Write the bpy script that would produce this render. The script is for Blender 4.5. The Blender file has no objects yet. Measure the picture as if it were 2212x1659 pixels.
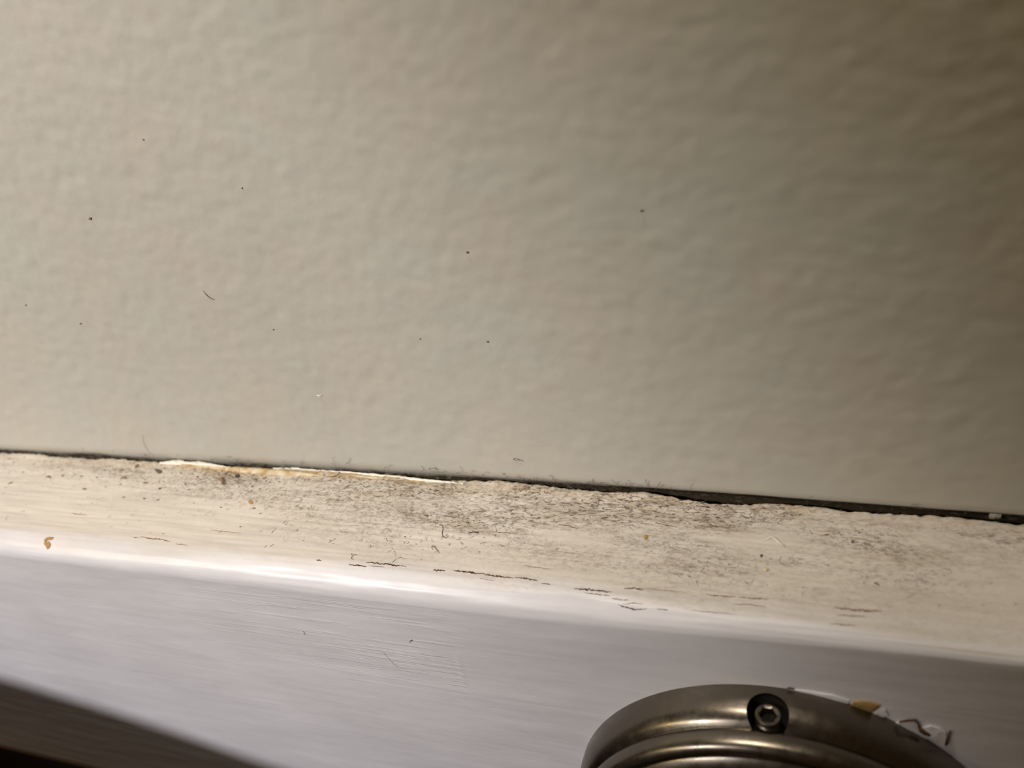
import bpy, bmesh, math, random
import numpy as np
from mathutils import Vector, Matrix

random.seed(4)
RNG = np.random.default_rng(11)
scn = bpy.context.scene
COL = scn.collection

# ------------------------------------------------------------------ camera
CAM_POS = Vector((0.0, -0.125, 1.0015))          # ledge top is at z = 0.900, wall face at y = 0
AX = np.array([[0.94335348, -0.01257538, 0.33155102],
               [0.29032756, 0.51499735, -0.80652814],
               [-0.16060549, 0.85709952, 0.48947552]])
FPX = 1661.0
cam_d = bpy.data.cameras.new('camera')
cam = bpy.data.objects.new('camera', cam_d)
COL.objects.link(cam)
cam.matrix_world = Matrix([[AX[0][0], AX[0][1], AX[0][2], CAM_POS.x],
                           [AX[1][0], AX[1][1], AX[1][2], CAM_POS.y],
                           [AX[2][0], AX[2][1], AX[2][2], CAM_POS.z],
                           [0, 0, 0, 1]])
cam_d.sensor_width = 36.0
cam_d.lens = FPX / 2212.0 * 36.0
cam_d.clip_start = 0.005
cam_d.clip_end = 20
cam_d.dof.use_dof = True
cam_d.dof.focus_distance = 0.158
cam_d.dof.aperture_fstop = 13.5
scn.camera = cam

# ------------------------------------------------------------------ world, lights, exposure
scn.view_settings.view_transform = 'Standard'
scn.view_settings.look = 'None'
scn.view_settings.gamma = 1.0
scn.view_settings.use_curve_mapping = False
scn.view_settings.exposure = 0.0
w = bpy.data.worlds.new('world')
scn.world = w
w.use_nodes = True
w.node_tree.nodes['Background'].inputs[0].default_value = (1.0, 0.62, 0.28, 1)
w.node_tree.nodes['Background'].inputs[1].default_value = 0.046


def spot(name, loc, target, power, color, size, angle, blend):
    l = bpy.data.lights.new(name, 'SPOT')
    l.energy = power
    l.color = color
    l.shadow_soft_size = size
    l.spot_size = math.radians(angle)
    l.spot_blend = blend
    o = bpy.data.objects.new(name, l)
    COL.objects.link(o)
    o.location = loc
    o.rotation_euler = (Vector(target) - Vector(loc)).to_track_quat('-Z', 'Y').to_euler()
    return o


spot('warm_left_spot', (-0.86, -0.62, 1.36), (-0.165, 0, 1.015), 10.2, (1.0, 0.79, 0.28), 0.030, 20, 0.9)  # unseen lamp on the left, cone narrowed to keep the right side dark
spot('cool_key_spot', (-0.52, -0.66, 1.37), (-0.196, -0.01, 0.933), 25.2, (1.0, 0.955, 0.95), 0.050, 24.4, 0.46)  # unseen key light, soft cone edge shaped to darken the right side
# small warm ceiling lamp above the board
cl = bpy.data.lights.new('ceiling_lamp', 'POINT')
cl.energy = 35
cl.color = (1.0, 0.90, 0.77)
cl.shadow_soft_size = 0.045
clo = bpy.data.objects.new('ceiling_lamp', cl)
COL.objects.link(clo)
clo.location = (-0.34, -0.16, 2.35)


def px(x, y, Y):
    """point on the plane y = Y (world) seen at photo pixel (x, y)"""
    c = np.array([(x - 1106) / FPX, -(y - 829.5) / FPX, -1.0])
    d = AX @ c
    t = (Y - CAM_POS.y) / d[1]
    return Vector((CAM_POS.x + d[0] * t, Y, CAM_POS.z + d[2] * t))


def pz(x, y, Z):
    c = np.array([(x - 1106) / FPX, -(y - 829.5) / FPX, -1.0])
    d = AX @ c
    t = (Z - CAM_POS.z) / d[2]
    return Vector((CAM_POS.x + d[0] * t, CAM_POS.y + d[1] * t, Z))


# ------------------------------------------------------------------ helpers
def new_mat(name, rough=0.5, color=(0.5, 0.5, 0.5), metal=0.0, spec=0.5):
    m = bpy.data.materials.new(name)
    m.use_nodes = True
    b = m.node_tree.nodes['Principled BSDF']
    b.inputs['Base Color'].default_value = (*color, 1)
    b.inputs['Roughness'].default_value = rough
    b.inputs['Metallic'].default_value = metal
    b.inputs['Specular IOR Level'].default_value = spec
    return m, m.node_tree.nodes, m.node_tree.links, b


def N(nodes, typ, **kw):
    n = nodes.new(typ)
    for k, v in kw.items():
        if k == 'inp':
            for a, c in v.items():
                n.inputs[a].default_value = c
        else:
            setattr(n, k, v)
    return n


def mix(nt, fac, a, b, typ='MIX'):
    n = nt.nodes.new('ShaderNodeMix')
    n.data_type = 'RGBA'
    n.blend_type = typ
    for s, v in ((0, fac), (6, a), (7, b)):
        if hasattr(v, 'is_linked') or hasattr(v, 'links'):
            nt.links.new(v, n.inputs[s])
        elif s == 0:
            n.inputs[0].default_value = v
        else:
            n.inputs[s].default_value = (*v, 1)
    return n.outputs[2]


def noise(nt, scale, detail=3, rough=0.5, sc=(1, 1, 1), dist=0.0, rot=(0, 0, 0)):
    tc = nt.nodes.new('ShaderNodeTexCoord')
    mp = nt.nodes.new('ShaderNodeMapping')
    mp.inputs['Scale'].default_value = sc
    mp.inputs['Rotation'].default_value = rot
    nt.links.new(tc.outputs['Object'], mp.inputs['Vector'])
    n = nt.nodes.new('ShaderNodeTexNoise')
    n.inputs['Scale'].default_value = scale
    n.inputs['Detail'].default_value = detail
    n.inputs['Roughness'].default_value = rough
    n.inputs['Distortion'].default_value = dist
    nt.links.new(mp.outputs[0], n.inputs['Vector'])
    return n.outputs['Fac']


def ramp(nt, src, stops):
    r = nt.nodes.new('ShaderNodeValToRGB')
    el = r.color_ramp.elements
    el[0].position, el[0].color = stops[0][0], (*[stops[0][1]] * 3, 1)
    el[1].position, el[1].color = stops[1][0], (*[stops[1][1]] * 3, 1)
    for p, v in stops[2:]:
        e = el.new(p)
        e.color = (v, v, v, 1)
    nt.links.new(src, r.inputs[0])
    return r.outputs[0]


def mth(nt, op, a, b=0.0, clamp=False):
    n = nt.nodes.new('ShaderNodeMath')
    n.operation = op
    n.use_clamp = clamp
    for i, v in enumerate((a, b)):
        if isinstance(v, (int, float)):
            n.inputs[i].default_value = v
        else:
            nt.links.new(v, n.inputs[i])
    return n.outputs[0]


def attr(nt, name):
    n = nt.nodes.new('ShaderNodeAttribute')
    n.attribute_name = name
    return n.outputs['Fac']


def bump(nt, bsdf, chain):
    prev = None
    for src, strength, dist in chain:
        b = nt.nodes.new('ShaderNodeBump')
        b.inputs['Strength'].default_value = strength
        b.inputs['Distance'].default_value = dist
        nt.links.new(src, b.inputs['Height'])
        if prev:
            nt.links.new(prev, b.inputs['Normal'])
        prev = b.outputs[0]
    nt.links.new(prev, bsdf.inputs['Normal'])


def link(name, me, mat, parent=None):
    o = bpy.data.objects.new(name, me)
    if mat:
        me.materials.append(mat)
    COL.objects.link(o)
    if parent is not None:
        o.parent = parent
        o.matrix_parent_inverse = parent.matrix_world.inverted()
    return o


def tag(o, label=None, cat=None, group=None, kind=None):
    if label: o['label'] = label
    if cat: o['category'] = cat
    if group: o['group'] = group
    if kind: o['kind'] = kind
    return o


def empty(name, loc):
    o = bpy.data.objects.new(name, None)
    o.empty_display_size = 0.02
    o.location = loc
    COL.objects.link(o)
    bpy.context.view_layer.update()
    return o


def pydata(verts, faces, smooth=True):
    me = bpy.data.meshes.new('m')
    me.from_pydata([tuple(v) for v in verts], [], faces)
    me.update()
    if smooth:
        me.polygons.foreach_set('use_smooth', [True] * len(me.polygons))
    return me


def grid_mesh(P, attrs=None):
    """P: (n, m, 3) array of vertices"""
    n, m = P.shape[:2]
    me = bpy.data.meshes.new('m')
    idx = np.arange(n * m).reshape(n, m)
    q = np.stack([idx[:-1, :-1], idx[1:, :-1], idx[1:, 1:], idx[:-1, 1:]], -1).reshape(-1, 4)
    me.vertices.add(n * m)
    me.vertices.foreach_set('co', P.reshape(-1).astype(np.float32))
    me.loops.add(q.size)
    me.loops.foreach_set('vertex_index', q.reshape(-1).astype(np.int32))
    me.polygons.add(len(q))
    me.polygons.foreach_set('loop_start', (np.arange(len(q)) * 4).astype(np.int32))
    me.polygons.foreach_set('use_smooth', np.ones(len(q), bool))
    for k, a in (attrs or {}).items():
        at = me.attributes.new(k, 'FLOAT', 'POINT')
        at.data.foreach_set('value', a.reshape(-1).astype(np.float32))
    me.update(calc_edges=True)
    me.validate()
    return me


def fnoise(nx, ny, dx, dy, lx, ly, seed, sharp=2.0):
    """smooth random field, correlation lengths lx, ly in metres, unit variance"""
    r = np.random.default_rng(seed).standard_normal((nx, ny))
    fx = np.fft.fftfreq(nx, dx)[:, None] * lx
    fy = np.fft.fftfreq(ny, dy)[None, :] * ly
    k = np.exp(-((fx ** 2 + fy ** 2) * sharp))
    k[0, 0] = 0
    f = np.fft.ifft2(np.fft.fft2(r) * k).real
    return f / f.std()


def ss(a, b, x):
    t = np.clip((x - a) / (b - a), 0, 1)
    return t * t * (3 - 2 * t)


# ------------------------------------------------------------------ materials
# wall: matt warm grey emulsion over a roller texture
m_wall, nn, ll, bs = new_mat('wall_paint', 0.62, (0.5, 0.48, 0.44), 0, 0.35)
nt = m_wall.node_tree
c = mix(nt, ramp(nt, noise(nt, 38, 2, 0.5), [(0.35, 0), (0.65, 1)]), (0.52, 0.495, 0.445), (0.50, 0.497, 0.462))
c = mix(nt, mth(nt, 'MULTIPLY', ramp(nt, noise(nt, 70, 2, 0.5, dist=.4), [(0.58, 0), (0.72, 1)]), 0.35), c, (0.54, 0.475, 0.435))
g = attr(nt, 'joint_shade')
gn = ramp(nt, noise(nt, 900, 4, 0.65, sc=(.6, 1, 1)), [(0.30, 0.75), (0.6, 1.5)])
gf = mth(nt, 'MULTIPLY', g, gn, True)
c = mix(nt, gf, c, (0.055, 0.042, 0.026))  # dark brown mixed in as painted shade along the open joint
ll.new(c, bs.inputs['Base Color'])
bump(nt, bs, [(noise(nt, 420, 4, 0.55), 0.10, 0.0006), (noise(nt, 2600, 3, 0.6), 0.10, 0.00012)])

# painted board: aged cream ledge, cooler white gloss on the front, dirt by attribute
m_board, nn, ll, bs = new_mat('board_gloss_paint', 0.35, (0.7, 0.7, 0.7), 0, 0.42)
nt = m_board.node_tree
age = attr(nt, 'age')
base = mix(nt, age, (0.75, 0.74, 0.785), (0.67, 0.625, 0.565))
tone = ramp(nt, noise(nt, 120, 4, 0.6, sc=(.25, 1, 1)), [(0.3, 0.90), (0.7, 1.06)])
base = mix(nt, 1.0, base, tone, 'MULTIPLY')
dirt = attr(nt, 'dirt')
n1 = ramp(nt, noise(nt, 650, 6, 0.72, sc=(.42, 1, 1), dist=.5), [(0.47, 0), (0.66, 1)])
n2 = ramp(nt, noise(nt, 1900, 5, 0.7, sc=(.5, 1, 1), dist=.8), [(0.50, 0), (0.66, 1)])
n3 = ramp(nt, noise(nt, 170, 4, 0.6, sc=(.4, 1, 1)), [(0.42, 0), (0.68, 1)])
d1 = mth(nt, 'MULTIPLY', mth(nt, 'MULTIPLY', dirt, n1), 0.85, True)
d2 = mth(nt, 'MULTIPLY', mth(nt, 'MULTIPLY', dirt, n2), 1.0, True)
d3 = mth(nt, 'MULTIPLY', mth(nt, 'MULTIPLY', dirt, n3), 0.42, True)
base = mix(nt, d3, base, (0.40, 0.31, 0.19))
base = mix(nt, d1, base, (0.25, 0.19, 0.13))
base = mix(nt, d2, base, (0.085, 0.068, 0.055))
# ochre staining in patches along the back edge
base = mix(nt, mth(nt, 'MULTIPLY', attr(nt, 'ochre'), ramp(nt, noise(nt, 300, 3, .6), [(0.35, 0), (0.6, 1)]), True), base, (0.42, 0.27, 0.08))
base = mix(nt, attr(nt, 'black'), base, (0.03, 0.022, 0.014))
ll.new(base, bs.inputs['Base Color'])
rg = mth(nt, 'ADD', mth(nt, 'MULTIPLY', age, 0.20), 0.38)
ll.new(rg, bs.inputs['Roughness'])
br = ramp(nt, noise(nt, 1500, 3, 0.6, sc=(.022, 1, 1), rot=(0, .07, 0), dist=.15), [(0.52, 0), (0.60, 1)])
bump(nt, bs, [(mth(nt, 'MULTIPLY', br, attr(nt, 'brush')), 0.42, 0.00020),
              (noise(nt, 1500, 4, 0.6, sc=(.05, 1, 1), rot=(0, -.03, 0)), 0.13, 0.00022),
              (noise(nt, 420, 3, 0.6, sc=(.5, 1, 1)), 0.08, 0.0005),
              (mth(nt, 'MULTIPLY', dirt, n2), 0.5, 0.0002)])

m_steel, nn, ll, bs = new_mat('brushed_steel', 0.30, (0.30, 0.27, 0.23), 1.0)
nt = m_steel.node_tree
c = mix(nt, ramp(nt, noise(nt, 260, 4, .65, dist=.6), [(0.35, 0), (0.7, 1)]), (0.205, 0.178, 0.143), (0.18, 0.156, 0.125))
ll.new(c, bs.inputs['Base Color'])
ll.new(ramp(nt, noise(nt, 500, 4, .7), [(0.3, 0.24), (0.7, 0.36)]), bs.inputs['Roughness'])
bump(nt, bs, [(noise(nt, 1500, 3, .6, sc=(.4, 1, 1)), 0.10, 0.0001)])
bs.inputs['Anisotropic'].default_value = 0.3
m_screw, *_ = new_mat('screw_steel', 0.34, (0.17, 0.15, 0.12), 1.0)
m_black, *_ = new_mat('recess_black', 0.8, (0.012, 0.010, 0.008), 0, 0.2)  # near-black colour for the screw recess and socket floor
m_arm, nn, ll, bs = new_mat('dark_shadow_arm', 0.5, (0.012, 0.009, 0.006), 0.0, 0.25)  # finish of the unseen arm added for its shadow
bump(m_arm.node_tree, bs, [(noise(m_arm.node_tree, 900, 2), 0.08, 0.0001)])
m_floor, nn, ll, bs = new_mat('floor_boards_brown', 0.5, (0.16, 0.09, 0.045))
nt = m_floor.node_tree
ll.new(mix(nt, noise(nt, 6, 4, .6, sc=(1, 9, 1)), (0.11, 0.06, 0.03), (0.22, 0.125, 0.06)), bs.inputs['Base Color'])
m_dark, *_ = new_mat('near_black_shade', 0.7, (0.012, 0.009, 0.006), 0, 0.2)  # colour of the painted shade under the board
m_crack, *_ = new_mat('bare_wood_in_crack', 0.8, (0.085, 0.034, 0.016), 0, 0.2)
m_crack2, *_ = new_mat('bare_wood_in_pale_crack', 0.8, (0.23, 0.15, 0.095), 0, 0.2)
m_flake, nn, ll, bs = new_mat('white_paint_flake', 0.4, (0.80, 0.765, 0.69))
bump(m_flake.node_tree, bs, [(noise(m_flake.node_tree, 1200, 3), 0.3, 0.0002)])
m_ochre, nn, ll, bs = new_mat('ochre_filler', 0.55, (0.42, 0.26, 0.07))
nt = m_ochre.node_tree
ll.new(mix(nt, ramp(nt, noise(nt, 380, 4, .6), [(0.4, 0), (0.62, 1)]), (0.40, 0.25, 0.075), (0.66, 0.58, 0.42)), bs.inputs['Base Color'])
m_chip, *_ = new_mat('tan_chip', 0.7, (0.42, 0.24, 0.09))
m_hair, *_ = new_mat('dark_hair', 0.5, (0.05, 0.042, 0.035))
m_lint, *_ = new_mat('grey_lint', 0.8, (0.10, 0.088, 0.075))
m_lintp, *_ = new_mat('pale_lint', 0.8, (0.30, 0.26, 0.21))
m_lintw, *_ = new_mat('dust_speck', 0.8, (0.17, 0.145, 0.12))
m_blue, *_ = new_mat('blue_grey_lint', 0.8, (0.14, 0.20, 0.20))

# ------------------------------------------------------------------ wall (structure)
XL, XR = -0.36, 0.10
dx = 0.0006
xs_f = np.arange(XL, XR, dx)
nxf = len(xs_f)
zs_f = np.arange(0.886, 1.065, 0.0006)
nzf = len(zs_f)
xo_l = np.array([-1.5, -1.1, -0.8, -0.6, -0.45])
xo_r = np.array([0.14, 0.22, 0.4, 0.8, 1.5])
xs = np.concatenate([xo_l, xs_f, xo_r])
zs = np.concatenate([[0.0, 0.4, 0.7, 0.82], zs_f, [1.1, 1.2, 1.5, 2.0, 2.5]])
X, Z = np.meshgrid(xs, zs, indexing='ij')
D = np.zeros_like(X)
f = (0.62 * fnoise(nxf, nzf, dx, dx, 0.0036, 0.0026, 1) + 0.42 * fnoise(nxf, nzf, dx, dx, 0.0022, 0.0018, 2)
     + 0.6 * fnoise(nxf, nzf, dx, dx, 0.013, 0.009, 3) + 0.8 * fnoise(nxf, nzf, dx, dx, 0.05, 0.035, 4))
ez = ss(0.9, 0.912, zs_f)[None, :] * 0.75 + 0.25
ex = (ss(XL, XL + .02, xs_f) * (1 - ss(XR - .02, XR, xs_f)))[:, None]
D[5:5 + nxf, 4:4 + nzf] = f * 0.000041 * ez * ex
def joff(x):
    return -0.0036 * np.clip((x + 0.095) / 0.132, 0, 1.1)


gap = 0.0013 + 0.0016 * ss(-0.10, 0.0, X)                      # open joint behind the board, wider to the right
Y = gap * (1 - ss(0.8995, 0.9035, Z)) - D
Y = np.where(Z < 0.8995, gap + 0.0, Y)
Y[Z < 0.89] = 0.004
Y = Y + joff(X)
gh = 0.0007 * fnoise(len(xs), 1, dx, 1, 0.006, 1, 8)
joint_shade = 1 - ss(0.0, 1.0, (Z - 0.8998 + gh * 0.35) / (0.0019 + 0.0006 * ss(-0.1, 0, X)))  # shade of the gap painted into the wall, fading upwards
joint_shade = np.clip(joint_shade, 0, 1) * (0.8 + 0.2 * ss(-.12, -.03, X))
wall = link('wall_back', grid_mesh(np.stack([X, Y, Z], -1)[::-1], {'joint_shade': joint_shade[::-1]}), m_wall)
tag(wall, 'warm grey roller-textured painted wall above the white board', kind='structure')

# near-black panel added to paint the deep shade under the board
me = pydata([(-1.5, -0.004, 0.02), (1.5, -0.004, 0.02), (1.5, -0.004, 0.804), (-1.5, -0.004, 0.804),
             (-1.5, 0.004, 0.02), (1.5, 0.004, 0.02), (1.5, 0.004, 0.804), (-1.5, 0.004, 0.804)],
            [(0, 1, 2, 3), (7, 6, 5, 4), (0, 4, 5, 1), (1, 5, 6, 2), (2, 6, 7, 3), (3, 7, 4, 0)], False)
lower = link('shade_panel', me, m_dark)
tag(lower, 'near-black panel added as painted shade under the white board', kind='structure')

# floor far below
me = pydata([(-1.5, -2.5, 0), (1.5, -2.5, 0), (1.5, 0.03, 0), (-1.5, 0.03, 0),
             (-1.5, -2.5, -.05), (1.5, -2.5, -.05), (1.5, 0.03, -.05), (-1.5, 0.03, -.05)],
            [(0, 1, 2, 3), (7, 6, 5, 4), (0, 4, 5, 1), (1, 5, 6, 2), (2, 6, 7, 3), (3, 7, 4, 0)], False)
floor = link('floor', me, m_floor)
tag(floor, 'brown floor far below the board', kind='structure')

# ------------------------------------------------------------------ board / trim (structure)
T = 0.033          # board thickness
R_E = 0.0048       # rounded front arris
prof = []          # (y, z, ny, nz, v)  v = distance from the back edge
for z in (-0.016, -0.008, -0.004, -0.0015, -0.0005):
    prof.append((0.0, z, 1, 0, -0.001))
nled = 100
for i in range(nled):
    t = i / (nled - 1)
    y = -t * (T - R_E)
    prof.append((y, 0.0, 0, 1, -y))
for i in range(1, 24):
    a = i / 24 * math.pi / 2
    prof.append((-(T - R_E) - math.sin(a) * R_E, -R_E + math.cos(a) * R_E, -math.sin(a), math.cos(a), T - R_E + a * R_E))
nfc = 160
for i in range(nfc):
    z = -R_E - i * 0.00055
    prof.append((-T, z, -1, 0, T - R_E + math.pi / 2 * R_E - z - R_E))
zb = prof[-1][1]
prof.append((-T, -0.0943, -1, 0, 0.125))
prof.append((-T + .0008, -0.0950, -0.7, -0.7, 0.126))
prof.append((-T + .002, -0.0953, 0, -1, 0.127))
prof.append((0.0, -0.0953, 0, -1, 0.16))
prof = np.array(prof)
dxb = 0.00036
xb_f = np.arange(XL + .03, XR - .01, dxb)
nb = len(xb_f)
xb = np.concatenate([[-1.4, -1.0, -0.7, -0.5, -0.4], xb_f, [0.12, 0.2, 0.4, 0.8, 1.4]])
m = len(prof)
Xb = np.repeat(xb[:, None], m, 1)
Yb = np.repeat(prof[None, :, 0], len(xb), 0).copy()
Zb = np.repeat(prof[None, :, 1], len(xb), 0).copy()
V = np.repeat(prof[None, :, 4], len(xb), 0)
# the arris is sharper towards the right, the back edge drifts with the wall
rx = (R_E - 0.0024 * ss(-0.045, 0.03, xb))[:, None]
i0, i1 = 5 + nled, 5 + nled + 23
tl = np.clip(-prof[None, 5:i0, 0] / (T - R_E), 0, 1)
Yb[:, 5:i0] = -tl * (T - rx)
al = (np.arange(1, 24) / 24 * math.pi / 2)[None, :]
Yb[:, i0:i1] = -(T - rx) - np.sin(al) * rx
Zb[:, i0:i1] = -rx + np.cos(al) * rx
Zb[:, i1:i1 + 12] += (R_E - rx) * (1 - np.arange(12) / 12)[None, :]
jo = joff(xb)[:, None]
Yb[:, :i0] += jo * np.clip(1 - (-Yb[:, :i0]) / 0.028, 0, 1) * (0.95)
Yb[:, -1] += jo[:, 0]
ds = 0.00032
h = (0.000035 * fnoise(nb, m, dxb, ds, 0.020, 0.0009, 21)      # long brush strokes
     + 0.00003 * fnoise(nb, m, dxb, ds, 0.008, 0.0018, 22)
     + 0.00010 * fnoise(nb, m, dxb, ds, 0.03, 0.010, 23)
     + 0.00018 * fnoise(nb, m, dxb, ds, 0.10, 0.03, 24))
vf = V[5:5 + nb]
xf = Xb[5:5 + nb]
# crusty lumps towards the back edge
lump = np.clip(fnoise(nb, m, dxb, ds, 0.0016, 0.0010, 25) - 0.7, 0, 3)
lump2 = np.clip(fnoise(nb, m, dxb, ds, 0.0045, 0.0018, 26) - 0.6, 0, 3)
dens = np.exp(-(np.clip(vf, 0, 1) / 0.012) ** 1.6)
h = h + lump * 0.00007 * dens * ss(-0.001, 0.0018, vf) + lump2 * 0.00008 * dens * ss(0.0, 0.002, vf) * (0.5 + 0.5 * ss(-.1, 0, xf))
# fine brush ridges on the left of the front face, ending in a square stop
fz = Zb[5:5 + nb]
h = h * (1 - 0.80 * ss(0.030, 0.036, vf))
pa = px(985, 1400, -T); pb = px(500, 1290, -T); pc = px(985, 1495, -T)
xe = pa.x
zmid = (pa.z + pc.z) / 2 - 0.9
slope = -0.05
strk = np.sin((fz - slope * (xf - xe)) * 2 * math.pi / 0.0010 + 1.5 * fnoise(nb, m, dxb, ds, 0.03, 0.004, 31))
strk = np.clip(strk + 0.4 * fnoise(nb, m, dxb, ds, 0.02, 0.0011, 32), 0, 2) ** 2
mk = (1 - ss(xe - .0004, xe + .0002, xf)) * ss(xe - .06, xe - .015, xf) * np.exp(-((fz - zmid - 0.004) / 0.010) ** 4)
mk2 = (1 - ss(xe - .006, xe + .004, xf)) * ss(xe - .075, xe - .03, xf) * np.exp(-((fz - zmid - 0.011) / 0.011) ** 4)
h = h + strk * 0.000012 * np.maximum(mk, 0.6 * mk2) * (vf > 0.034)
h = h + 0.00007 * np.exp(-((xf - xe + 0.0003) / 0.0004) ** 2) * np.exp(-((fz - zmid) / 0.0048) ** 4) * (vf > .034)
h = h * (ss(XL + .03, XL + .05, xf) * (1 - ss(XR - .03, XR - .01, xf)))
Yb[5:5 + nb] += h * prof[None, :, 2]
Zb[5:5 + nb] += h * prof[None, :, 3]
# ragged back edge
rag = 0.00006 * fnoise(nb, 1, dxb, 1, 0.0022, 1, 41)[:, 0] + 0.00016 * fnoise(nb, 1, dxb, 1, 0.012, 1, 42)[:, 0] \
    + 0.00005 * fnoise(nb, 1, dxb, 1, 0.0008, 1, 43)[:, 0]
ochx = 0
wv = np.exp(-(np.clip(vf, 0, 1) / 0.0016) ** 2)
Yb[5:5 + nb] += rag[:, None] * wv
Zb[5:5 + nb] += (np.clip(rag, -1, .0004)[:, None] * 0.9 + 0.00025) * wv * (prof[None, :, 3] > .5)
Zb += 0.9

# dirt, ageing and staining masks, plus painted shade in the joint
wx = 0.0085 + 0.0085 * ss(-.17, -.05, Xb) + 0.006 * ss(-.03, .03, Xb)
amp = 0.30 + 0.30 * ss(-.21, -.13, Xb) + 0.85 * np.exp(-((Xb + .058) / .048) ** 2) - 0.30 * ss(-.03, .04, Xb)
vv = np.clip(V, 0, 1)
dirt = amp * np.exp(-(vv / wx) ** 2.2) + 0.05 * (V < .03)
dirt[:, :5] = 1.0
big = np.ones_like(Xb)
big[5:5 + nb] = 1 + 0.35 * fnoise(nb, m, dxb, ds, 0.016, 0.006, 51)
dirt = np.clip(dirt * np.clip(big, 0.1, 2), 0, 1.2) * (V < .034)
wob = np.zeros_like(Xb)
wob[5:5 + nb] = 0.0008 * fnoise(nb, m, dxb, ds, 0.02, 0.002, 52)
age = 1 - ss(0.0255, 0.0325, V + wob)
age = np.clip(age, 0, 1)
ochre = np.exp(-(vv / .0022) ** 2) * (0.25 + 0.75 * np.exp(-((Xb + .115) / .035) ** 2))
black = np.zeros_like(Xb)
brush = np.zeros_like(Xb)
brush[5:5 + nb] = np.clip(np.maximum(mk, 0.7 * mk2), 0, 1) * (vf > 0.036)
brush = brush + 0.05 * (V > 0.036)
black[:, :5] = 0.9  # back side blackened as painted shade inside the open joint
och = ochre * (V >= 0)
P = np.stack([Xb, Yb, Zb], -1)
board = link('trim_1', grid_mesh(P, {'dirt': dirt, 'age': age, 'ochre': och, 'black': black, 'brush': brush}), m_board)
tag(board, 'thick white painted wooden board on the wall with dusty cracked ledge', kind='structure')


# ------------------------------------------------------------------ small mesh builders
def tube_data(pts, r, sides=5, verts=None, faces=None, taper=False, tall=1.0):
    verts = [] if verts is None else verts
    faces = [] if faces is None else faces
    pts = [Vector(p) for p in pts]
    n = len(pts)
    base = len(verts)
    up = Vector((0.13, 0.2, 0.97)).normalized()
    for i, p in enumerate(pts):
        t = (pts[min(i + 1, n - 1)] - pts[max(i - 1, 0)])
        t = t.normalized() if t.length > 1e-9 else Vector((1, 0, 0))
        a = t.cross(up)
        if a.length < 1e-3:
            a = t.cross(Vector((1, 0, 0)))
        a.normalize()
        b = t.cross(a)
        rr = r * (0.35 + 0.65 * math.sin(math.pi * min(max((i + .5) / n, .12), .88))) if taper else r
        for k in range(sides):
            q = 2 * math.pi * k / sides
            verts.append(p + (a * math.cos(q) + b * math.sin(q) * tall) * rr)
    for i in range(n - 1):
        for k in range(sides):
            k2 = (k + 1) % sides
            faces.append((base + i * sides + k, base + i * sides + k2, base + (i + 1) * sides + k2, base + (i + 1) * sides + k))
    faces.append(tuple(base + k for k in range(sides))[::-1])
    faces.append(tuple(base + (n - 1) * sides + k for k in range(sides)))
    return verts, faces


def slab(outline, n, th, rough=0.0):
    """flat irregular chip: outline points, thickness along n, a domed top"""
    outline = [Vector(p) for p in outline]
    n = Vector(n).normalized()
    k = len(outline)
    c = sum(outline, Vector()) / k
    verts = list(outline) + [p + n * th * random.uniform(.6, 1) for p in outline]
    verts += [c + (p - c) * 0.55 + n * (th * random.uniform(1.0, 1.5) + rough * random.random()) for p in outline]
    verts.append(c + n * th * 1.4)
    f = []
    for i in range(k):
        j = (i + 1) % k
        f.append((i, j, k + j, k + i))
        f.append((k + i, k + j, 2 * k + j, 2 * k + i))
        f.append((2 * k + i, 2 * k + j, 3 * k))
    f.append(tuple(range(k))[::-1])
    return pydata(verts, f, False)


def lathe(profile, seg, close=False):
    """profile of (r, d): radius and distance out of the board, axis = -Y"""
    verts, faces = [], []
    for r, d in profile:
        for k in range(seg):
            a = 2 * math.pi * k / seg
            verts.append((r * math.sin(a), -d, r * math.cos(a)))
    n = len(profile)
    for i in range(n - 1):
        for k in range(seg):
            k2 = (k + 1) % seg
            faces.append((i * seg + k, i * seg + k2, (i + 1) * seg + k2, (i + 1) * seg + k))
    faces.append(tuple(range(seg))[::-1])
    faces.append(tuple((n - 1) * seg + k for k in range(seg)))
    me = pydata(verts, faces, True)
    bm = bmesh.new(); bm.from_mesh(me)
    bmesh.ops.recalc_face_normals(bm, faces=bm.faces)
    bm.to_mesh(me); bm.free()
    return me


def smooth_prof(pts, sub=6):
    """Catmull-Rom through (r, d) points"""
    out = []
    n = len(pts)
    for i in range(n - 1):
        p0, p1, p2, p3 = pts[max(i - 1, 0)], pts[i], pts[i + 1], pts[min(i + 2, n - 1)]
        for s in range(sub):
            t = s / sub
            out.append(tuple(0.5 * ((2 * p1[q]) + (-p0[q] + p2[q]) * t + (2 * p0[q] - 5 * p1[q] + 4 * p2[q] - p3[q]) * t * t
                                    + (-p0[q] + 3 * p1[q] - 3 * p2[q] + p3[q]) * t ** 3) for q in (0, 1)))
    out.append(pts[-1])
    return out


# ------------------------------------------------------------------ rail with its steel flange
FC = Vector((0.0, -T, 0.8476))          # flange centre on the board face
rail = empty('grab_rail', FC)
tag(rail, 'round brushed steel rail flange with sunken hex screw on the white board', 'rail')
mm = 0.001


def R(pts):
    return [(r * mm, d * mm) for r, d in pts]


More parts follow.
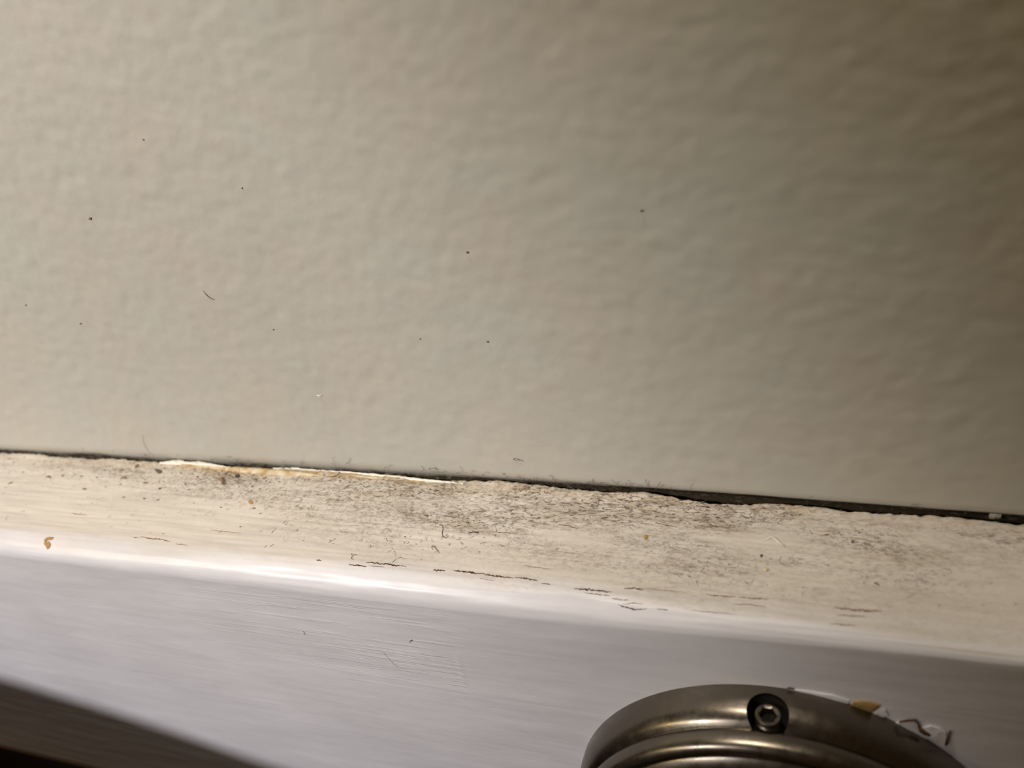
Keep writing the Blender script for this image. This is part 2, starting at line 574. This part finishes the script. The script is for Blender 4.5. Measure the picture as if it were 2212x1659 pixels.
outer = R([(30, -0.4), (38.3, -0.4), (38.5, 0.2)]) + smooth_prof(R([(38.5, 0.3), (38.55, 1.6), (38.5, 3.2), (38.15, 4.9), (37.5, 6.2), (36.75, 7.0)]), 6) + R([(36.2, 7.4), (30, 7.5)])
fl = lathe(outer, 256)
ring = smooth_prof(R([(35.9, 6.9), (36.6, 7.3), (37.05, 8.2), (37.1, 9.3), (36.8, 10.4), (36.2, 11.1), (35.5, 11.4), (34.8, 11.3)]), 6)
ring = R([(29, 6.9)]) + ring + R([(34.4, 10.8), (29, 10.8)])
rg = lathe(ring, 256)
cap = R([(28, 10.5)]) + smooth_prof(R([(34.7, 10.7), (34.5, 11.3), (33.4, 12.3), (31.6, 13.3), (29, 14.0), (24, 14.8), (19, 16.0), (16.8, 18.0), (16.0, 22), (16, 30)]), 5) + R([(13, 30.2)])
cp = lathe(cap, 192)


def placed(name, me, mat, parent):
    o = bpy.data.objects.new(name, me)
    me.materials.append(mat)
    COL.objects.link(o)
    o.parent = parent
    return o


flange = placed('flange', fl, m_steel, rail)
bead = placed('bead_ring', rg, m_steel, rail)
cover = placed('cover_plate', cp, m_steel, rail)

# screw recess cut through the flange and the bead ring
HA = -0.042
HD = 0.0049
axis = Vector((math.sin(HA), 0, math.cos(HA)))
hc = Vector((axis.x * 0.0385, -HD, axis.z * 0.0385))


def cyl_mesh(center_low, center_high, r, seg=48):
    bm = bmesh.new()
    t = (center_high - center_low)
    rot = t.to_track_quat('Z', 'Y').to_matrix().to_4x4()
    bmesh.ops.create_cone(bm, cap_ends=True, segments=seg, radius1=r, radius2=r, depth=t.length,
                          matrix=Matrix.Translation((center_low + center_high) / 2) @ rot)
    me = bpy.data.meshes.new('m')
    bm.to_mesh(me); bm.free()
    return me


cut = bpy.data.objects.new('cutter', cyl_mesh(hc - axis * 0.006, hc + axis * 0.004, 0.0034))
COL.objects.link(cut)
cut.location = FC
for o in (flange, bead):
    md = o.modifiers.new('hole', 'BOOLEAN')
    md.operation = 'DIFFERENCE'
    md.solver = 'EXACT'
    md.object = cut
bpy.context.view_layer.update()
dg = bpy.context.evaluated_depsgraph_get()
for o in (flange, bead):
    new = bpy.data.meshes.new_from_object(o.evaluated_get(dg))
    o.modifiers.clear()
    o.data = new
    new.polygons.foreach_set('use_smooth', [True] * len(new.polygons))
    new.set_sharp_from_angle(angle=math.radians(35))
    if not new.materials:
        new.materials.append(m_steel)
bpy.data.objects.remove(cut)
for o in (cover,):
    o.data.set_sharp_from_angle(angle=math.radians(35))

# dark lining of the recess
q = axis.to_track_quat('Z', 'Y').to_matrix()
v, f_ = [], []
seg = 40
for (r, t) in ((0.00338, -0.0004), (0.00335, -0.0056), (0.0002, -0.0056)):
    for k in range(seg):
        a = 2 * math.pi * k / seg
        dcut = r * math.sin(a)
        top = t
        if t > -0.001:                                # follow the flange's outer surface
            local_d = HD * 1000 + (-(q @ Vector((r * math.cos(a), r * math.sin(a), 0))).y) * 1000
            if local_d > 4.5: top = -0.0004 - (min(local_d, 7.6) - 4.5) ** 1.4 * 0.00042
            top -= (1 - math.cos(math.asin(min(1, abs((q @ Vector((r * math.cos(a), r * math.sin(a), 0))).x) / .0385)))) * .0385
        v.append(hc + q @ Vector((r * math.cos(a), r * math.sin(a), top)))
for i in range(2):
    for k in range(seg):
        k2 = (k + 1) % seg
        f_.append((i * seg + k, (i + 1) * seg + k, (i + 1) * seg + k2, i * seg + k2))
placed('recess_lining', pydata(v, f_), m_black, rail)


# hex socket set screw: chamfered body with threads and a hexagonal socket
def set_screw():
    verts, faces = [], []
    seg = 48
    rings = []

    def hexr(a, r):
        s = (a + math.pi / 6) % (math.pi / 3) - math.pi / 6
        return r * math.cos(math.pi / 6) / math.cos(s)
    prof_s = [(2.15, -4.6)]
    z = -4.4
    while z < -0.9:
        prof_s += [(2.15, z), (1.92, z + .2), (2.15, z + .4)]
        z += 0.5
    prof_s += [(2.25, -0.55), (2.2, -0.25), (2.0, 0.0), (1.7, 0.02)]
    for r, z in prof_s:
        rings.append([(r * math.cos(2 * math.pi * k / seg), r * math.sin(2 * math.pi * k / seg), z) for k in range(seg)])
    for r, z in ((1.5, -0.14), (1.48, -2.4)):
        rings.append([(hexr(2 * math.pi * k / seg, r) * math.cos(2 * math.pi * k / seg), hexr(2 * math.pi * k / seg, r) * math.sin(2 * math.pi * k / seg), z) for k in range(seg)])
    for rgx in rings:
        for p in rgx:
            verts.append(Vector(p) * mm)
    n = len(rings)
    for i in range(n - 1):
        for k in range(seg):
            k2 = (k + 1) % seg
            faces.append((i * seg + k, i * seg + k2, (i + 1) * seg + k2, (i + 1) * seg + k))
    faces.append(tuple((n - 1) * seg + k for k in range(seg)))
    return [hc + axis * -0.0010 + q @ (p + Vector((0, 0, 0))) for p in verts], faces


sv, sf = set_screw()
scr = placed('set_screw', pydata(sv, sf), m_screw, rail)
scr.data.set_sharp_from_angle(angle=math.radians(30))
scr['label'] = 'hex socket set screw in its dark recess'
fv = []
for k in range(12):
    a = 2 * math.pi * k / 12
    fv.append(hc + q @ Vector((0.0015 * math.cos(a), 0.0015 * math.sin(a), -0.0026)))
placed('socket_floor', pydata(fv + [p - axis * .0003 for p in fv],
       [tuple(range(12)), tuple(range(12, 24))[::-1]] + [(i, 12 + i, 12 + (i + 1) % 12, (i + 1) % 12) for i in range(12)], False), m_black, scr)

# neck, elbow and unseen arm, added to cast the lower-left shadow
RD, RR = 0.047, 0.0155
pts = [Vector((0, -0.019, 0))]
for i in range(1, 9):
    a = i / 8 * math.pi / 2
    pts.append(Vector((-(1 - math.cos(a)) * 0.020, -(RD - 0.020) - math.sin(a) * 0.020, 0)))
end = pts[-1]
for x, z in ((-0.03, -0.0015), (-0.043, -0.0035), (-0.06, -0.006), (-0.09, -0.004), (-0.12, -0.001), (-0.15, 0.003), (-0.18, 0.0095), (-0.21, 0.015), (-0.24, 0.019), (-0.28, 0.021), (-0.36, 0.022), (-0.6, 0.022)):
    pts.append(Vector((x, end.y, z)))
dense = []
for i in range(len(pts) - 1):
    p0, p1, p2, p3 = pts[max(i - 1, 0)], pts[i], pts[i + 1], pts[min(i + 2, len(pts) - 1)]
    for s in range(4):
        t = s / 4
        dense.append(0.5 * ((2 * p1) + (p2 - p0) * t + (2 * p0 - 5 * p1 + 4 * p2 - p3) * t * t + (3 * p1 - p0 - 3 * p2 + p3) * t ** 3))
dense.append(pts[-1])
bv, bf = tube_data(dense, RR, 32)
bv2 = []
for i, p in enumerate(bv):                       # the round neck widens into a tall oval lever
    c_ = dense[i // 32]
    g_ = min(1, max(0, (-c_.x - 0.010) / 0.07))
    bv2.append(Vector((p.x, p.y, c_.z + (p.z - c_.z) * (1 + 0.75 * g_) - 0.0115 * g_)))
bv = bv2
shadow_arm = placed('shadow_arm', pydata(bv, bf), m_arm, rail)
shadow_arm['label'] = 'unseen dark oval arm added to cast the lower-left shadow'

# ------------------------------------------------------------------ paint cracks along the front arris
def on_board(x, y, lift=0.0):
    """board surface point (ledge, arris or face) under photo pixel, with its normal"""
    p = pz(x, y, 0.9)
    if p.y > -(T - R_E):
        return Vector((p.x, p.y, 0.9 + lift)), Vector((0, 0, 1))
    c_ = np.array([(x - 1106) / FPX, -(y - 829.5) / FPX, -1.0]); d = Vector(AX @ c_)
    o = CAM_POS; cy, cz = -(T - R_E), 0.9 - R_E
    A = d.y ** 2 + d.z ** 2; B = 2 * ((o.y - cy) * d.y + (o.z - cz) * d.z); C = (o.y - cy) ** 2 + (o.z - cz) ** 2 - R_E ** 2
    disc = B * B - 4 * A * C
    if disc > 0:
        t = (-B - math.sqrt(disc)) / (2 * A)
        p = o + d * t
        if p.y <= cy + 1e-6 and p.z >= cz - 1e-6:
            n = Vector((0, p.y - cy, p.z - cz)).normalized()
            return p + n * lift, n
    p = px(x, y, -T)
    return p + Vector((0, -lift, 0)), Vector((0, -1, 0))


BVH = None


def surf(x, y, lift=0.0):
    """as on_board, but on the real uneven mesh"""
    global BVH
    if BVH is None:
        from mathutils.bvhtree import BVHTree
        bpy.context.view_layer.update()
        BVH = BVHTree.FromObject(board, bpy.context.evaluated_depsgraph_get())
    c_ = np.array([(x - 1106) / FPX, -(y - 829.5) / FPX, -1.0])
    d = Vector(AX @ c_).normalized()
    h_ = BVH.ray_cast(CAM_POS, d)
    if h_[0] is None:
        return on_board(x, y, lift)
    n = on_board(x, y)[1]
    return h_[0] + n * lift, n


def crack(line, wpx, mat, name='paint_crack'):
    """jagged sliver of bare wood with curled paint lips following pixel line"""
    pts_, n_ = [], []
    L = []
    for (x0, y0), (x1, y1) in zip(line[:-1], line[1:]):
        k = max(2, int(math.hypot(x1 - x0, y1 - y0) / 2.6))
        L += [(x0 + (x1 - x0) * i / k, y0 + (y1 - y0) * i / k) for i in range(k)]
    L.append(line[-1])
    n = len(L)
    verts, faces = [], []
    for i, (x, y) in enumerate(L):
        e = math.sin(math.pi * (i + .35) / (n - .3)) ** .5
        wu = wpx * e * random.uniform(.1, .75)
        wd = wpx * e * random.uniform(.1, .85)
        jy = random.uniform(-1, 1) * wpx * .28 + .4 * math.sin(x * .21 + line[0][0])
        for yy, l in ((y + jy - wu, 0.00001), (y + jy, 0.00007), (y + jy + wd, 0.00001)):
            verts.append(surf(x, yy, l)[0])
    for i in range(n - 1):
        a = i * 3
        faces += [(a, a + 1, a + 4, a + 3), (a + 1, a + 2, a + 5, a + 4)]
    return link(name, pydata(verts, faces), mat, board)


CR = [([(286, 1160), (300, 1162)], 2.0, 1), ([(303, 1159), (320, 1163), (345, 1165), (368, 1169)], 2.6, 1), ([(380, 1175), (404, 1178)], 1.8, 1),
      ([(683, 1210), (694, 1212)], 3.0, 0), ([(753, 1219), (792, 1224)], 2.2, 0), ([(790, 1214), (836, 1219), (878, 1224)], 3.0, 0),
      ([(800, 1222), (830, 1225)], 1.2, 1),
      ([(935, 1231), (962, 1233)], 3.0, 0), ([(979, 1232), (1010, 1236), (1040, 1239)], 3.4, 0), ([(1036, 1239), (1075, 1245), (1110, 1249)], 3.0, 0),
      ([(1112, 1247), (1135, 1249), (1162, 1255)], 3.0, 0), ([(1170, 1260), (1189, 1263)], 2.4, 0), ([(1036, 1250), (1066, 1254)], 1.0, 1),
      ([(1240, 1271), (1275, 1274), (1322, 1279)], 3.6, 0), ([(1262, 1281), (1318, 1287)], 2.4, 1), ([(1348, 1272), (1370, 1270), (1390, 1275)], 2.6, 0),
      ([(1322, 1293), (1358, 1297)], 2.6, 1), ([(1335, 1305), (1352, 1312), (1375, 1317), (1397, 1315)], 3.2, 0), ([(1345, 1305), (1368, 1303), (1388, 1305)], 1.8, 1),
      ([(1418, 1315), (1444, 1318)], 2.2, 1), ([(1525, 1284), (1560, 1288), (1590, 1289)], 2.8, 1), ([(1596, 1290), (1625, 1293), (1660, 1294)], 3.0, 1),
      ([(1582, 1305), (1620, 1306), (1655, 1312)], 1.8, 1), ([(1492, 1318), (1540, 1323), (1590, 1327)], 1.4, 1), ([(1800, 1313), (1850, 1318), (1905, 1320)], 4.0, 1),
      ([(1808, 1329), (1870, 1332)], 2.2, 1), ([(1793, 1347), (1850, 1352)], 2.4, 1), ([(1380, 1270), (1480, 1280)], 1.0, 1),
      ([(1130, 1222), (1190, 1230)], 1.2, 1), ([(455, 1145), (520, 1152)], 1.0, 1), ([(155, 1109), (188, 1113)], 1.4, 1),
      ([(1205, 1133), (1225, 1135), (1248, 1142)], 2.2, 1), ([(1025, 1148), (1120, 1152)], 1.2, 1), ([(1415, 1130), (1460, 1138)], 2.0, 1)]
for line, wd, mt in CR:
    crack(line, wd, (m_crack, m_crack2)[mt])

# ------------------------------------------------------------------ loose paint, filler and flakes at the joint
def flake_strip(top, bot, mat, name, lift=0.0004, parent=None):
    """thin curled strip between two pixel polylines over the joint (z a little above the ledge)"""
    n = 60
    def samp(pl, t):
        xs_ = [p[0] for p in pl]
        x = xs_[0] + (xs_[-1] - xs_[0]) * t
        return x, float(np.interp(x, xs_, [p[1] for p in pl]))
    verts, faces = [], []
    for i in range(n + 1):
        t = i / n
        xt, yt = samp(top, t)
        xb_, yb_ = samp(bot, t)
        yt += random.uniform(-1, 1) * 0.9
        A = pz(xt, yt, 0.9 + lift + 0.0004)
        B = pz(xb_, yb_, 0.9 + lift)
        M_ = (A + B) / 2 + Vector((0, 0, 0.00035 + random.uniform(-1, 1) * 0.00008))
        verts += [A, M_, B, B - Vector((0, 0, 0.0007)), A - Vector((0, 0, 0.0005))]
    for i in range(n):
        a = i * 5
        for k in range(5):
            k2 = (k + 1) % 5
            faces.append((a + k, a + k2, a + 5 + k2, a + 5 + k))
    o = link(name, pydata(verts, faces), mat, parent)
    return o


flake_strip([(345, 999), (362, 996), (376, 993), (390, 991), (402, 997), (418, 997), (430, 994), (442, 997), (462, 1002), (490, 1008)],
            [(345, 1002), (380, 1003), (410, 1004), (440, 1007), (470, 1010), (490, 1011)], m_flake, 'paint_flake', parent=board)
flake_strip([(390, 1003), (450, 1007), (520, 1008), (560, 1010), (600, 1013), (650, 1019), (690, 1025)],
            [(390, 1006), (450, 1011), (500, 1018), (560, 1023), (620, 1028), (690, 1030)], m_ochre, 'filler_strip', lift=0.0002, parent=board)
flake_strip([(590, 1012), (640, 1011), (690, 1016), (740, 1018), (800, 1022), (860, 1028), (930, 1036), (1000, 1044)],
            [(590, 1014), (640, 1014), (690, 1018), (740, 1022), (800, 1028), (860, 1036), (930, 1042), (1010, 1047)], m_flake, 'paint_flake', parent=board)
flake_strip([(690, 1023), (760, 1024), (830, 1032), (900, 1038), (960, 1044)],
            [(690, 1030), (760, 1034), (830, 1039), (900, 1044), (960, 1048)], m_ochre, 'filler_strip', lift=0.0001, parent=board)
# small curls on the far right of the joint
for (x, y, s) in ((2150, 1111, 14),):
    flake_strip([(x - s, y), (x, y - s * .25), (x + s, y)], [(x - s, y + s * .2), (x, y + s * .3), (x + s, y + s * .2)], m_flake, 'paint_flake', parent=board)


def blob(ptsx, mat, name, th, fn, parent=None):
    o = [fn(x, y)[0] for x, y in ptsx]
    n = fn(*ptsx[0])[1]
    return link(name, slab(o, n, th), mat, parent)


ch = blob([(97, 1172), (103, 1167), (112, 1166), (117, 1161), (108, 1160), (101, 1162), (96, 1167)][::-1], m_chip, 'paint_chip', 0.0002, surf, board)
ch['label'] = 'tan chip where the paint is knocked off the rounded edge'
blob([(98, 1170), (95, 1175), (99, 1180), (103, 1187), (108, 1183), (110, 1176), (106, 1170)][::-1], m_chip, 'paint_chip', 0.0002, surf, board)


def on_face(x, y, lift=0.0):
    return px(x, y, -T - lift), Vector((0, -1, 0))


# broken paint beside the flange
m_ochre2, *_ = new_mat('ochre_chip', 0.6, (0.33, 0.215, 0.085))
c1 = blob([(1838, 1521), (1846, 1514), (1862, 1513), (1880, 1515), (1902, 1521), (1897, 1528), (1888, 1534), (1882, 1537), (1860, 1531)][::-1],
          m_ochre2, 'paint_chip', 0.0003, on_face, board)
c1['label'] = 'ochre chip of filler sticking out beside the steel flange'
blob([(1880, 1541), (1890, 1533), (1901, 1524), (1913, 1532), (1920, 1546), (1905, 1551)][::-1], m_board, 'paint_flake', 0.0002, on_face, board)
for o_, th in (([(1935, 1560), (1960, 1557), (1975, 1556), (1985, 1566), (1988, 1578), (1998, 1584), (2010, 1592), (1998, 1597), (1975, 1590), (1950, 1577)], 0.0002),
               ([(1990, 1572), (2010, 1566), (2030, 1572), (2042, 1580), (2046, 1600), (2040, 1612), (2022, 1604), (2004, 1592)], 0.0002),
               ([(1700, 1486), (1750, 1492), (1800, 1500), (1835, 1512), (1830, 1520), (1780, 1506), (1720, 1495)], 0.0002)):
    blob(o_[::-1], m_board, 'paint_flake', th, on_face, board)


def face_crack(line, r, name='paint_crack'):
    return link(name, pydata(*tube_data([on_face(x, y, 0.0003)[0] for x, y in line], r, 6, taper=True)), m_crack, board)


face_crack([(1700, 1486), (1708, 1487), (1716, 1489)], 0.00015)
face_crack([(1942, 1560), (1958, 1557), (1976, 1556), (1983, 1562), (1987, 1572)], 0.00022)
face_crack([(1986, 1570), (1990, 1578), (1998, 1583), (2008, 1588)], 0.00042)
face_crack([(2052, 1580), (2047, 1597), (2043, 1610)], 0.00024)

# ------------------------------------------------------------------ lint, hairs and specks
def curl(p, n, L, r, seg=7, curv=1.0, lift=0.00012):
    """random curly fibre lying on a plane with normal n"""
    n = Vector(n)
    u = n.cross(Vector((0, 1, 0))) if abs(n.y) < .9 else Vector((1, 0, 0))
    if u.length < .1: u = Vector((1, 0, 0))
    u.normalize()
    v2 = n.cross(u)
    a = random.choice((0, math.pi)) + random.gauss(0, .75)
    k = random.gauss(0, curv)
    out = []
    q_ = Vector(p)
    for i in range(seg):
        out.append(q_ + n * (lift + random.random() * 0.00012))
        a += k / seg * 4 + random.gauss(0, .35)
        q_ = q_ + (u * math.cos(a) + v2 * math.sin(a)) * (L / seg)
    return out


def scatter(count, sampler, rr, LL, mat, name, label, cat, curv=1.0, seg=7):
    verts, faces = [], []
    for _ in range(count):
        p, n = sampler()
        tube_data(curl(p, n, random.lognormvariate(math.log(LL), .45), rr * random.uniform(.6, 1.3), seg, curv), rr * random.uniform(.6, 1.25), 3, verts, faces)
    o = link(name, pydata(verts, faces), mat)
    tag(o, label, cat, kind='stuff')
    return o


def ledge_pt(mu, sx, depth):
    while True:
        x = random.gauss(mu, sx)
        v_ = abs(random.gauss(0, depth)) * (0.75 + 0.25 * math.exp(-((x + .05) / .05) ** 2)) + 0.0004
        if v_ > 0.0004 - float(joff(x)) and v_ < 0.027 and -0.24 < x < 0.06:
            return Vector((x, -v_, 0.90008)), Vector((0, 0, 1))


scatter(1500, lambda: ledge_pt(-0.055, 0.032, 0.0098), 0.000032, 0.0015, m_lint, 'dark_lint',
        'dark curly lint fibres scattered over the dusty ledge', 'lint', 1.3)
scatter(800, lambda: ledge_pt(-0.055, 0.060, 0.013), 0.000030, 0.0013, m_lintp, 'pale_lint',
        'pale brown lint fibres scattered over the dusty ledge', 'lint', 1.2)


def ledge_any():
    x = random.uniform(-0.22, 0.05)
    return Vector((x, -random.uniform(.0045, .026) ** 1.0, 0.90008)), Vector((0, 0, 1))


scatter(60, ledge_any, 0.00003, 0.0012, m_blue, 'blue_grey_lint', 'few blue-grey lint fibres among the dirt on the ledge', 'lint', 1.0)


def joint_pt():
    x = random.choice((random.uniform(-0.20, 0.05), random.gauss(-.05, .02)))
    return Vector((x, float(joff(x)) - 0.00005, 0.9018 + random.uniform(-0.0013, 0.0016))), Vector((0, -1, 0))


scatter(260, joint_pt, 0.000032, 0.0017, m_lint, 'joint_lint', 'dark fluffy lint caught along the joint under the wall', 'lint', 1.4)

# grains of grit on the ledge
gv, gf_ = [], []
for _ in range(420):
    p, n = ledge_pt(-0.055, 0.055, 0.010)
    s = random.lognormvariate(math.log(0.00012), .45)
    b0 = len(gv)
    for dxx, dyy, dzz in ((1.5, 0, 0), (0, 1, 0), (-1.5, 0, 0), (0, -1, 0), (0, 0, 1), (0, 0, -.6)):
        gv.append(p + Vector((dxx, dyy, dzz)) * s * random.uniform(.6, 1.3))
    for a, b in ((0, 1), (1, 2), (2, 3), (3, 0)):
        gf_ += [(b0 + a, b0 + b, b0 + 4), (b0 + b, b0 + a, b0 + 5)]
grit = link('grit', pydata(gv, gf_, False), m_lint)
tag(grit, 'dark grains of grit scattered over the dusty ledge', 'dirt', kind='stuff')


m_crumb, *_ = new_mat('brown_crumb', 0.85, (0.22, 0.145, 0.085))
gv, gf_ = [], []
for _ in range(520):
    x = random.choice((random.uniform(-0.21, 0.045), random.gauss(-0.09, 0.045)))
    v_ = abs(random.gauss(0, 0.0065 + 0.006 * max(0, min(1, (x + .12) / .1)))) + 0.0006
    if v_ < 0.0006 - float(joff(x)) or v_ > 0.024 or x < -0.22 or x > 0.05:
        continue
    s = random.lognormvariate(math.log(0.00015), .5)
    p = Vector((x, -v_, 0.90002))
    b0 = len(gv)
    el = random.uniform(1.0, 3.0)
    ro = random.gauss(0, .4)
    for k in range(6):
        a = math.pi * k / 3
        r_ = random.uniform(.6, 1.3)
        dx_, dy_ = math.cos(a) * el * r_, math.sin(a) * r_
        gv.append(p + Vector((dx_ * math.cos(ro) - dy_ * math.sin(ro), dx_ * math.sin(ro) + dy_ * math.cos(ro), 0)) * s)
    gv.append(p + Vector((0, 0, 0.7)) * s)
    for k in range(6):
        gf_.append((b0 + k, b0 + (k + 1) % 6, b0 + 6))
crumbs = link('brown_crumbs', pydata(gv, gf_, False), m_crumb)
tag(crumbs, 'small brown crumbs of dirt strewn along the back of the ledge', 'dirt', kind='stuff')


def hair(line, fn, r, mat, name, label, lift=0.00012, cat='hair'):
    pts_ = [fn(x, y)[0] + fn(x, y)[1] * lift for x, y in line]
    o = link(name, pydata(*tube_data(pts_, r, 5, taper=True)), mat)
    tag(o, label, cat)
    return o


def on_wall(x, y):
    p_ = px(x, y, 0)
    return px(x, y, float(joff(p_.x)) - 0.00006), Vector((0, -1, 0))


hair([(439, 627), (442, 631), (445, 635), (450, 640), (456, 644), (463, 647)], on_wall, 0.00006, m_hair, 'hair',
     'short dark hair stuck alone on the open grey wall')
hair([(1131, 996), (1124, 993), (1118, 991), (1112, 989.5), (1109, 991), (1112, 993.5), (1119, 994), (1124, 993)], on_wall, 0.00005, m_hair, 'hair',
     'tiny looped dark hair on the wall just above the joint')
hair([(309, 940), (309, 950), (312, 960), (318, 970), (326, 979), (334, 986)], on_wall, 0.00004, m_lintp, 'hair',
     'long faint curved hair rising from the joint beside the peeling paint')
hair([(704, 1030), (716, 1031), (725, 1029), (731, 1026), (734, 1021), (733, 1017)], lambda x, y: (pz(x, y, 0.9012), Vector((0, 0, 1))), 0.00010, m_hair, 'bristle',
     'curved black bristle lying over the peeled paint in the joint', cat='bristle')
hair([(935, 1188), (932, 1183), (934, 1180), (939, 1181), (941, 1186), (945, 1190), (949, 1196)], surf, 0.00006, m_hair, 'hair',
     'looped dark hair low on the clean front part of the ledge')
hair([(950, 1132), (956, 1137), (957, 1144), (955, 1152), (956, 1159), (963, 1163), (970, 1158)], surf, 0.00006, m_hair, 'hair',
     'crooked dark hair in the middle of the dirty ledge')
hair([(1012, 1152), (1022, 1150), (1034, 1152)], surf, 0.00010, m_hair, 'hair', 'thick short blue-black fibre lying on the middle of the ledge')
hair([(771, 1200), (765, 1199), (760, 1203), (759, 1208), (763, 1209)], surf, 0.00005, m_hair, 'hair', 'curled dark hair just above the long paint cracks')
hair([(655, 1362), (658, 1367), (660, 1370)], on_face, 0.00005, m_hair, 'hair', 'tiny dark hair on the front face, the one farther from the flange')
hair([(884, 1388), (888, 1382), (893, 1384), (890, 1381), (887, 1384)], on_face, 0.00005, m_hair, 'hair', 'tiny tangled dark hair on the front face above the brush ridges')
hair([(828, 1410), (838, 1420), (848, 1431), (860, 1441)], on_face, 0.00003, m_lint, 'scratch', 'thin slanting dark scratch across the brush ridges on the front face', 0.00002, 'scratch')
hair([(352, 1153), (352, 1153.5), (353, 1154)], surf, 0.0001, m_lint, 'speck', 'single dark speck on the ledge above the first paint cracks', cat='speck')
hair([(1652, 1168), (1668, 1160), (1680, 1170), (1694, 1182)], surf, 0.00016, m_flake, 'paint_splinter',
     'pale bent splinter of paint lying on the right part of the ledge', cat='splinter')
hair([(685, 853), (690, 854.5), (696, 854)], on_wall, 0.00013, m_flake, 'white_speck', 'tiny bright white speck stuck low on the grey wall', cat='speck')


def speck(x, y, s, fn, mat, label, n=7, name='speck', cat='speck'):
    o_ = []
    for k in range(n):
        a = -2 * math.pi * k / n
        rr = s * random.uniform(.6, 1.2)
        o_.append((x + rr * math.cos(a) * 1.2, y + rr * math.sin(a)))
    pp = [fn(*p_)[0] for p_ in o_]
    o = link(name, slab(pp, fn(x, y)[1], 0.00012), mat)
    tag(o, label, cat)
    return o


for x, y, s, lb in ((195, 472, 4, 'small angular dark speck on the wall near its pale side'), (310, 302, 3.2, 'round dark speck in the upper part of the wall'),
                    (1053, 738, 2.6, 'dark dot on the open wall above the looped hair'), (1009, 545, 3.0, 'tall narrow dark speck in the middle of the wall'),
                    (523, 406, 2.4, 'small brown speck on the wall above the lone hair'), (174, 699, 2.6, 'dark dot on the wall below the angular speck'),
                    (56, 659, 1.8, 'pin-point dark speck closest to the pale side of the wall'), (1385, 455, 4.0, 'soft grey speck on the shaded side of the wall'),
                    (590, 712, 1.8, 'tiny pale brown speck on the wall between the lone hair and the white speck'), (907, 732, 1.6, 'faint short mark on the wall beside the dark dot')):
    speck(x, y, s * .7, on_wall, m_lintw, lb)
for x, y, s, lb, mt in ((343, 1018, 6, 'dark brown crumb on the ledge below the left end of the peeling paint', m_lint),
                        (513, 1028, 5, 'round blue-black crumb on the ledge below the ochre filler', m_hair),
                        (541, 1086, 5, 'rust-coloured crumb on the clean part of the ledge', m_chip),
                        (1656, 1231, 5, 'olive crumb on the right part of the ledge', m_ochre),
                        (1395, 1161, 5, 'elongated ochre crumb on the ledge', m_ochre),
                        (1645, 1201, 3.5, 'round grey crumb above the olive one', m_lint)):
    speck(x, y, s, surf, mt, lb, name='crumb', cat='crumb')
